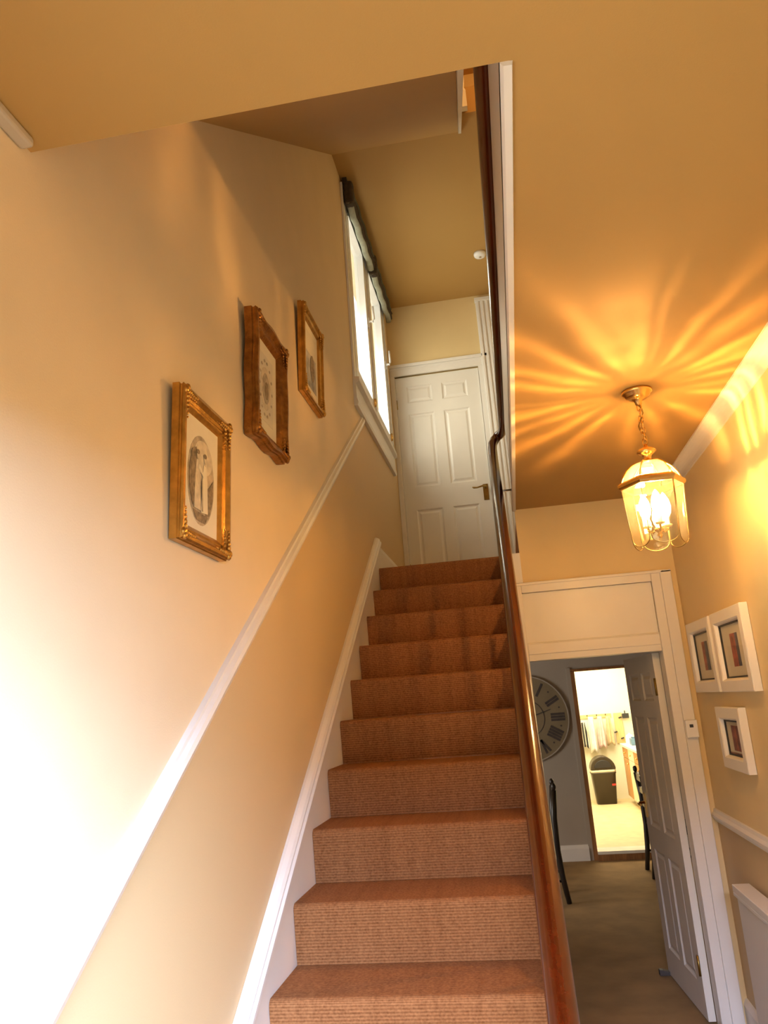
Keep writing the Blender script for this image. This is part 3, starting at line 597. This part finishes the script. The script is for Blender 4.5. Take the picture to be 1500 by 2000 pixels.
# ------------------------------------------------------------------ white box frames on the right wall
def box_frame(label, y0, y1, z0, z1, cols):
    t = thing('white_picture', label, 'picture', (XR - 0.002, (y0 + y1) / 2, z0), group=None)
    w = (y1 - y0) / 2; h = z1 - z0; d = 0.032; b = 0.062
    # local x negative points into the hall
    rings = []
    for ins, x in ((0, 0), (0, -d), (0.004, -d - 0.003), (b - 0.012, -d - 0.003), (b - 0.006, -d + 0.002), (b, -0.014), (b, 0)):
        rings.append([(x, -w + ins, ins), (x, w - ins, ins), (x, w - ins, h - ins), (x, -w + ins, h - ins)])
    fr_ = MB().loft(rings, cap=False, smooth=False).build('frame', 'trim', t)
    lin = MB()
    i_ = b; q = 0.007
    for (a0, a1, c0, c1) in ((-w + i_, w - i_, i_, i_ + q), (-w + i_, w - i_, h - i_ - q, h - i_), (-w + i_, -w + i_ + q, i_, h - i_), (w - i_ - q, w - i_, i_, h - i_)): lin.box((-0.016, a0, c0), (-0.006, a1, c1))
    lin.build('inner_edge', 'black_line', fr_)
    mt_ = MB().box((-0.008, -w + i_ + q, i_ + q), (-0.003, w - i_ - q, h - i_ - q)).build('mount_card', 'mount', t)
    n_ = len(cols); pw = 0.12; ph = h * 0.40; zc = h * 0.50
    for k, c in enumerate(cols):
        MB().box((-0.0095, -pw / 2 + k * pw / n_, zc - ph / 2), (-0.0082, -pw / 2 + (k + 1) * pw / n_, zc + ph / 2)).build('print', c, mt_)
    MB().box((-0.0095, -w + i_ + q, i_ + q), (-0.0082, w - i_ - q, zc - ph / 2 - 0.01)).build('print_ground', 'art_olive', mt_) if cols[0] == 'art_olive' else None
    MB().box((-0.0125, -w + i_ + q, i_ + q), (-0.0115, w - i_ - q, h - i_ - q)).build('glazing', 'picture_glass', t)
    return t
box_frame('white box frame next to the doorway with a small dark red print', 1.605, 2.11, 0.762, 1.130, ['art_dark', 'art_red'])
box_frame('white box frame with a small red and black print, beside its twin', 1.035, 1.56, 0.760, 1.130, ['art_dark', 'art_red', 'art_red'])
box_frame('smaller white box frame hanging below the other two, brown print', 1.345, 1.765, 0.402, 0.690, ['art_olive', 'art_red', 'art_olive'])

# thermostat
th = thing('thermostat', 'small white thermostat fixed to the right casing of the doorway', 'thermostat', (1.785, YL - 0.031, 0.520))
MB().box((-0.032, -0.026, 0), (0.032, 0, 0.095)).build('housing', 'upvc', th, bevel=0.004)
MB().box((-0.012, -0.0275, 0.055), (0.008, -0.0262, 0.072)).build('display', 'plastic_black', th)

# radiator
ra = thing('radiator', 'white panel radiator on the right hall wall under the dado rail', 'radiator', (XR - 0.06, 1.5, -0.84))
RL = (XR - 0.06, 1.5, -0.84)
pn = MB().box((XR - 0.088, 0.62, -0.845), (XR - 0.072, 1.735, -0.178)).box((XR - 0.045, 0.62, -0.845), (XR - 0.030, 1.735, -0.178))
ro = rel(pn, RL).build('panel', 'radiator_white', ra, bevel=0.004)
rel(MB().box((XR - 0.098, 0.60, -0.158), (XR - 0.018, 1.755, -0.125)).box((XR - 0.098, 0.60, -0.175), (XR - 0.092, 1.755, -0.158)), RL).build('top_grille', 'radiator_white', ra, bevel=0.003)
for y in (0.622, 1.72): rel(MB().box((XR - 0.072, y, -0.84), (XR - 0.045, y + 0.013, -0.158)), RL).build('side_panel', 'radiator_white', ra)
for z, y in ((-0.34, 1.6), (-0.7, 1.6), (-0.34, 0.8), (-0.7, 0.8)): rel(MB().box((XR - 0.032, y, z), (XR - 0.001, y + 0.03, z + 0.08)), RL).build('wall_bracket', 'radiator_white', ra)
rel(MB().tube([(XR - 0.06, 1.735, -0.80), (XR - 0.06, 1.785, -0.80), (XR - 0.06, 1.785, -0.82), (XR - 0.06, 1.785, FL)], 0.009, 8), RL).build('pipe', 'chrome', ra)

# ------------------------------------------------------------------ dining room: clock and chairs
CX, CZ, CR = 0.92, 0.565, 0.47
ck = thing('wall_clock', 'large cream round wall clock with roman numerals on the taupe wall', 'clock', (CX, 6.768, CZ))
def disc(r0, r1, ya_, yb_, n_=48):
    mb = MB(); ring = lambda r, y: [(r * math.cos(2 * PI * k / n_), y, r * math.sin(2 * PI * k / n_)) for k in range(n_)]
    return mb.loft([ring(r0, ya_), ring(r1, ya_), ring(r1, yb_), ring(r0, yb_), ring(r0, ya_)] if r0 > 0 else [ring(r1, ya_), ring(r1, yb_)], cap=(r0 == 0), smooth=False)
face = disc(0, CR, -0.0005, -0.025).build('dial', 'clock_face', ck)
disc(CR - 0.006, CR + 0.006, 0.0, -0.030).build('rim', 'dining_paint', ck)
disc(0.200, 0.208, -0.0255, -0.028).build('minute_track', 'clock_ink', face)
NUM = ['XII', 'I', 'II', 'III', 'IIII', 'V', 'VI', 'VII', 'VIII', 'IX', 'X', 'XI']
for k, txt in enumerate(NUM):
    a_ = PI / 2 - k * PI / 6; strokes = []; x = 0
    for ch in txt:
        if ch == 'I': strokes.append((x, x)); x += 0.031
        elif ch == 'V': strokes += [(x - 0.006, x + 0.018), (x + 0.042, x + 0.018)]; x += 0.062
        elif ch == 'X': strokes += [(x - 0.006, x + 0.046), (x + 0.046, x - 0.006)]; x += 0.066
    wd = x - 0.034; mb = MB()
    for (xt, xb) in strokes:
        ps = []
        for (xx, rr_) in ((xt - wd / 2 - 0.013, 0.43), (xt - wd / 2 + 0.013, 0.43), (xb - wd / 2 + 0.013, 0.275), (xb - wd / 2 - 0.013, 0.275)):
            # x runs clockwise (tangential), radius outwards
            ps.append((rr_ * math.cos(a_) + xx * math.sin(a_), rr_ * math.sin(a_) - xx * math.cos(a_)))
        mb.prism(ps, 'y', -0.028, -0.0255)
    mb.build('numeral', 'clock_ink', face)
    dd = PI / 2 - (k + 0.5) * PI / 6
    MB().prism([(0.39 * math.cos(dd) + 0.012 * math.cos(q * PI / 2), 0.39 * math.sin(dd) + 0.012 * math.sin(q * PI / 2)) for q in range(4)], 'y', -0.028, -0.0255).build('diamond_mark', 'clock_ink', face)
for ang, ln_, w_ in ((2.1, 0.20, 0.012), (0.3, 0.30, 0.008)):
    c_, s_ = math.cos(ang), math.sin(ang)
    MB().prism([(-s_ * w_, c_ * w_), (s_ * w_, -c_ * w_), (c_ * ln_ + s_ * 0.002, s_ * ln_ - c_ * 0.002), (c_ * ln_ - s_ * 0.002, s_ * ln_ + c_ * 0.002)], 'y', -0.034, -0.030).build('hand', 'clock_ink', ck)

def dining_chair(label, loc, rz):
    c = thing('dining_chair', label, 'chair', loc, rz, group=None)
    # local: front is +x, back posts at x=0
    MB().box((0.0, -0.215, 0.43), (0.43, 0.215, 0.455)).build('seat', 'dark_wood', c, bevel=0.012)
    MB().box((0.02, -0.195, 0.375), (0.41, 0.195, 0.43)).build('apron', 'dark_wood', c)
    for s in (-1, 1):
        MB().tube([(-0.05, s * 0.205, 0.0), (-0.02, s * 0.2, 0.2), (0.0, s * 0.2, 0.43), (-0.005, s * 0.2, 0.70), (-0.03, s * 0.2, 0.93)], [0.022, 0.024, 0.028, 0.026, 0.024], 8).ball((-0.031, s * 0.2, 0.96), 0.022, 8, (1, 1, 1.6)).build('back_post', 'dark_wood', c)
        MB().tube([(0.40, s * 0.19, 0.43), (0.405, s * 0.19, 0.22), (0.40, s * 0.19, 0.0)], [0.021, 0.023, 0.015], 8).build('front_leg', 'dark_wood', c)
        MB().tube([(-0.02, s * 0.2, 0.18), (0.40, s * 0.19, 0.18)], 0.011, 8).build('stretcher', 'dark_wood', c)
    for z0, z1, x in ((0.86, 0.935, -0.025), (0.74, 0.80, -0.012), (0.61, 0.66, -0.004)):
        MB().prism([(-0.2, z0), (0.2, z0), (0.2, z1 - 0.015), (0.1, z1), (-0.1, z1), (-0.2, z1 - 0.015)], 'x', x - 0.010, x + 0.010).build('back_slat', 'dark_wood', c)
    MB().tube([(0.2, -0.19, 0.18), (0.2, 0.19, 0.18)], 0.011, 8).build('stretcher', 'dark_wood', c)
    return c
dining_chair('dark wooden ladder back chair behind the handrail under the big clock', (1.045, 5.19, FL), PI)
dining_chair('dark wooden chair half hidden behind the open hall door', (1.985, 5.98, FL), 0.0)

# ------------------------------------------------------------------ kitchen
bn = thing('waste_bin', 'tall dark plastic bin with a domed lid against the kitchen wall', 'bin', (2.02, 10.45, -0.86))
def rrect(cx_, cy_, w_, d_, z, r=0.05, n_=5):
    pts = []
    for (sx, sy, a0) in ((1, 1, 0), (-1, 1, 90), (-1, -1, 180), (1, -1, 270)):
        for q in range(n_ + 1):
            a_ = (a0 + 90 * q / n_) * PI / 180; pts.append((cx_ + sx * (w_ / 2 - r) + r * math.cos(a_), cy_ + sy * (d_ / 2 - r) + r * math.sin(a_), z))
    return pts
body = MB().loft([rrect(0, 0, 0.29, 0.24, 0.0), rrect(0, 0, 0.36, 0.30, 0.44), rrect(0, 0, 0.375, 0.315, 0.445), rrect(0, 0, 0.375, 0.315, 0.465)]).build('body', 'bin_plastic', bn)
MB().loft([rrect(0, 0, 0.372, 0.312, 0.466), rrect(0, 0, 0.376, 0.316, 0.478), rrect(0, 0, 0.372, 0.312, 0.50)]).build('bag_rim', 'bin_liner', bn)
lid = MB(); arc = [(0.188 * math.cos(t), 0.505 + 0.195 * math.sin(t)) for t in [j * PI / 14 for j in range(15)]]
lid.prism(arc, 'y', -0.157, 0.157).build('lid', 'bin_plastic', bn, bevel=0.01)
flap = [(0.13 * math.cos(t), 0.53 + 0.115 * math.sin(t)) for t in [j * PI / 12 for j in range(13)]]
MB().prism(flap, 'y', -0.170, -0.158).build('swing_flap', 'plastic_black', bn, bevel=0.006)
MB().box((0.10, -0.168, 0.27), (0.155, -0.146, 0.295)).build('sticker', 'sticker_red', bn)

# base cupboards and the worktop along the right of the kitchen
wt = MB().box((2.33, 7.4, -0.035), (3.0, 10.45, 0.005)).build('worktop', 'worktop', bevel=0.006); tag(wt, 'pale worktop on the wooden kitchen cupboards', 'worktop')
for k, (a, b, mdoor) in enumerate(((9.85, 10.44, 'cupboard_wood'), (9.28, 9.84, 'cupboard_cream'), (8.60, 9.27, 'cupboard_wood'), (7.90, 8.59, 'cupboard_wood'))):
    lab = ('wooden base cupboard at the far end of the kitchen worktop', 'cream appliance front between the wooden kitchen cupboards', 'wooden base cupboard nearer the door beside the cream front', 'wooden base cupboard closest to the kitchen step')[k]
    cu = thing('base_cupboard', lab, 'cupboard', (2.36, a, -0.86))
    CL = (2.36, a, -0.86)
    rel(MB().box((2.38, a, -0.76), (2.98, b, -0.036)).box((2.43, a, -0.86), (2.98, b, -0.76)), CL).build('carcass', 'cupboard_cream', cu)
    dr = rel(MB().box((2.358, a + 0.004, -0.755), (2.379, b - 0.004, -0.20)), CL).build('door', mdoor, cu, bevel=0.003)
    rel(MB().ball((2.345, a + 0.06, -0.26), 0.014, 8), CL).build('knob', 'brass', dr)
    dw = rel(MB().box((2.358, a + 0.004, -0.192), (2.379, b - 0.004, -0.045)), CL).build('drawer', mdoor, cu, bevel=0.003)
    rel(MB().ball((2.345, (a + b) / 2, -0.12), 0.014, 8), CL).build('knob', 'brass', dw)
# things on the worktop
bxo = MB().box((0, 0, 0), (0.22, 0.20, 0.10)).box((0.02, 0.02, 0.10), (0.20, 0.18, 0.12)).build('storage_tub', 'plastic_blue', loc=(2.42, 9.75, 0.006), bevel=0.01); tag(bxo, 'blue tub standing on the kitchen worktop', 'tub')
cnp = MB().lathe([(0.0, 0), (0.055, 0), (0.060, 0.02), (0.060, 0.10), (0.052, 0.11), (0.052, 0.125), (0.02, 0.135), (0.012, 0.15), (0.0, 0.155)], n=20).build('canister', 'upvc', loc=(2.46, 10.2, 0.006)); tag(cnp, 'white lidded canister at the back of the worktop', 'canister')

# peg rail and things hanging from it on the kitchen back wall
pr_ = thing('peg_rail', 'wooden peg rail holding coats on the kitchen wall', 'peg rail', (2.0, 10.899, 0.42))
MB().box((-0.32, -0.018, -0.03), (0.31, 0, 0.03)).build('board', 'board_wood', pr_, bevel=0.003)
for x in (-0.22, -0.07, 0.08, 0.22): MB().tube([(x, -0.018, 0.012), (x, -0.035, 0.015), (x, -0.045, 0.024)], [0.007, 0.007, 0.009], 8).build('peg', 'dark_wood', pr_)
def hanging(name, label, cat, x, z_top, z_bot, w0, w1, m_, folds, lean=0.0, depth=0.05):
    rows = []; N = 18
    for r in range(12):
        s = r / 11; z = z_top + (z_bot - z_top) * s; w_ = w0 + (w1 - w0) * min(1, s * 1.5); ring = []
        front = []; back = []
        for q in range(N + 1):
            u = q / N - 0.5; xx = x + lean * s + u * w_; wob = 0.022 * math.sin(folds * 2 * PI * (u + 0.5) + s * 1.2) * min(1, s * 2 + 0.2); yy = 10.80 - depth * (0.4 + 0.6 * s) * math.cos(u * PI) * 0.9 + wob
            dz = 0.025 * math.sin(7 * u + folds) * s
            front.append((xx, yy - 0.012, z + dz)); back.append((xx, yy + 0.006, z + dz))
        rows.append(front + back[::-1])
    o = MB().loft(rows); o.v = [(a - x, b - 10.80, c - z_bot) for a, b, c in o.v]
    ob = o.build(name, m_, loc=(x, 10.80 - 0.0, z_bot)); tag(ob, label, cat); return ob
hanging('hanging_towel', 'black and white striped towel hanging at the left of the kitchen pegs', 'towel', 1.840, 0.34, -0.05, 0.06, 0.125, 'stripe_towel', 1.5)
hanging('hanging_coat', 'white coat hanging on a kitchen peg beside the striped towel', 'coat', 1.975, 0.42, -0.12, 0.08, 0.125, 'cloth_white', 2.2, 0, 0.09)
hanging('hanging_coat', 'pale pink garment hanging on the middle kitchen peg', 'coat', 2.113, 0.42, -0.06, 0.07, 0.125, 'cloth_pink', 2.0, 0.0, 0.08)
hanging('hanging_coat', 'cream garment hanging between the pink one and the wooden board', 'coat', 2.245, 0.41, -0.02, 0.06, 0.115, 'cloth_beige', 1.7, 0.0, 0.06)
bo = thing('wooden_board', 'long pale wooden board with black hooks hanging on the kitchen wall', 'board', (2.42, 10.885, -0.02))
MB().box((-0.075, -0.02, 0), (0.055, 0, 0.47)).build('plank', 'board_wood', bo, bevel=0.004)
for (hx, hz) in ((-0.06, 0.18), (0.035, 0.40), (0.03, 0.08)): MB().tube([(hx, -0.02, hz), (hx, -0.05, hz), (hx - 0.04, -0.06, hz - 0.01)], 0.012, 8).build('hook', 'plastic_black', bo)
wb = thing('wall_box', 'small black box fixed to the kitchen wall over the worktop', 'box', (2.53, 10.885, 0.36))
MB().box((-0.05, -0.06, 0.0), (0.05, 0.0, 0.075)).build('housing', 'plastic_black', wb, bevel=0.006)
MB().box((-0.015, -0.05, 0.075), (0.0, -0.03, 0.12)).build('knob', 'plastic_black', wb)
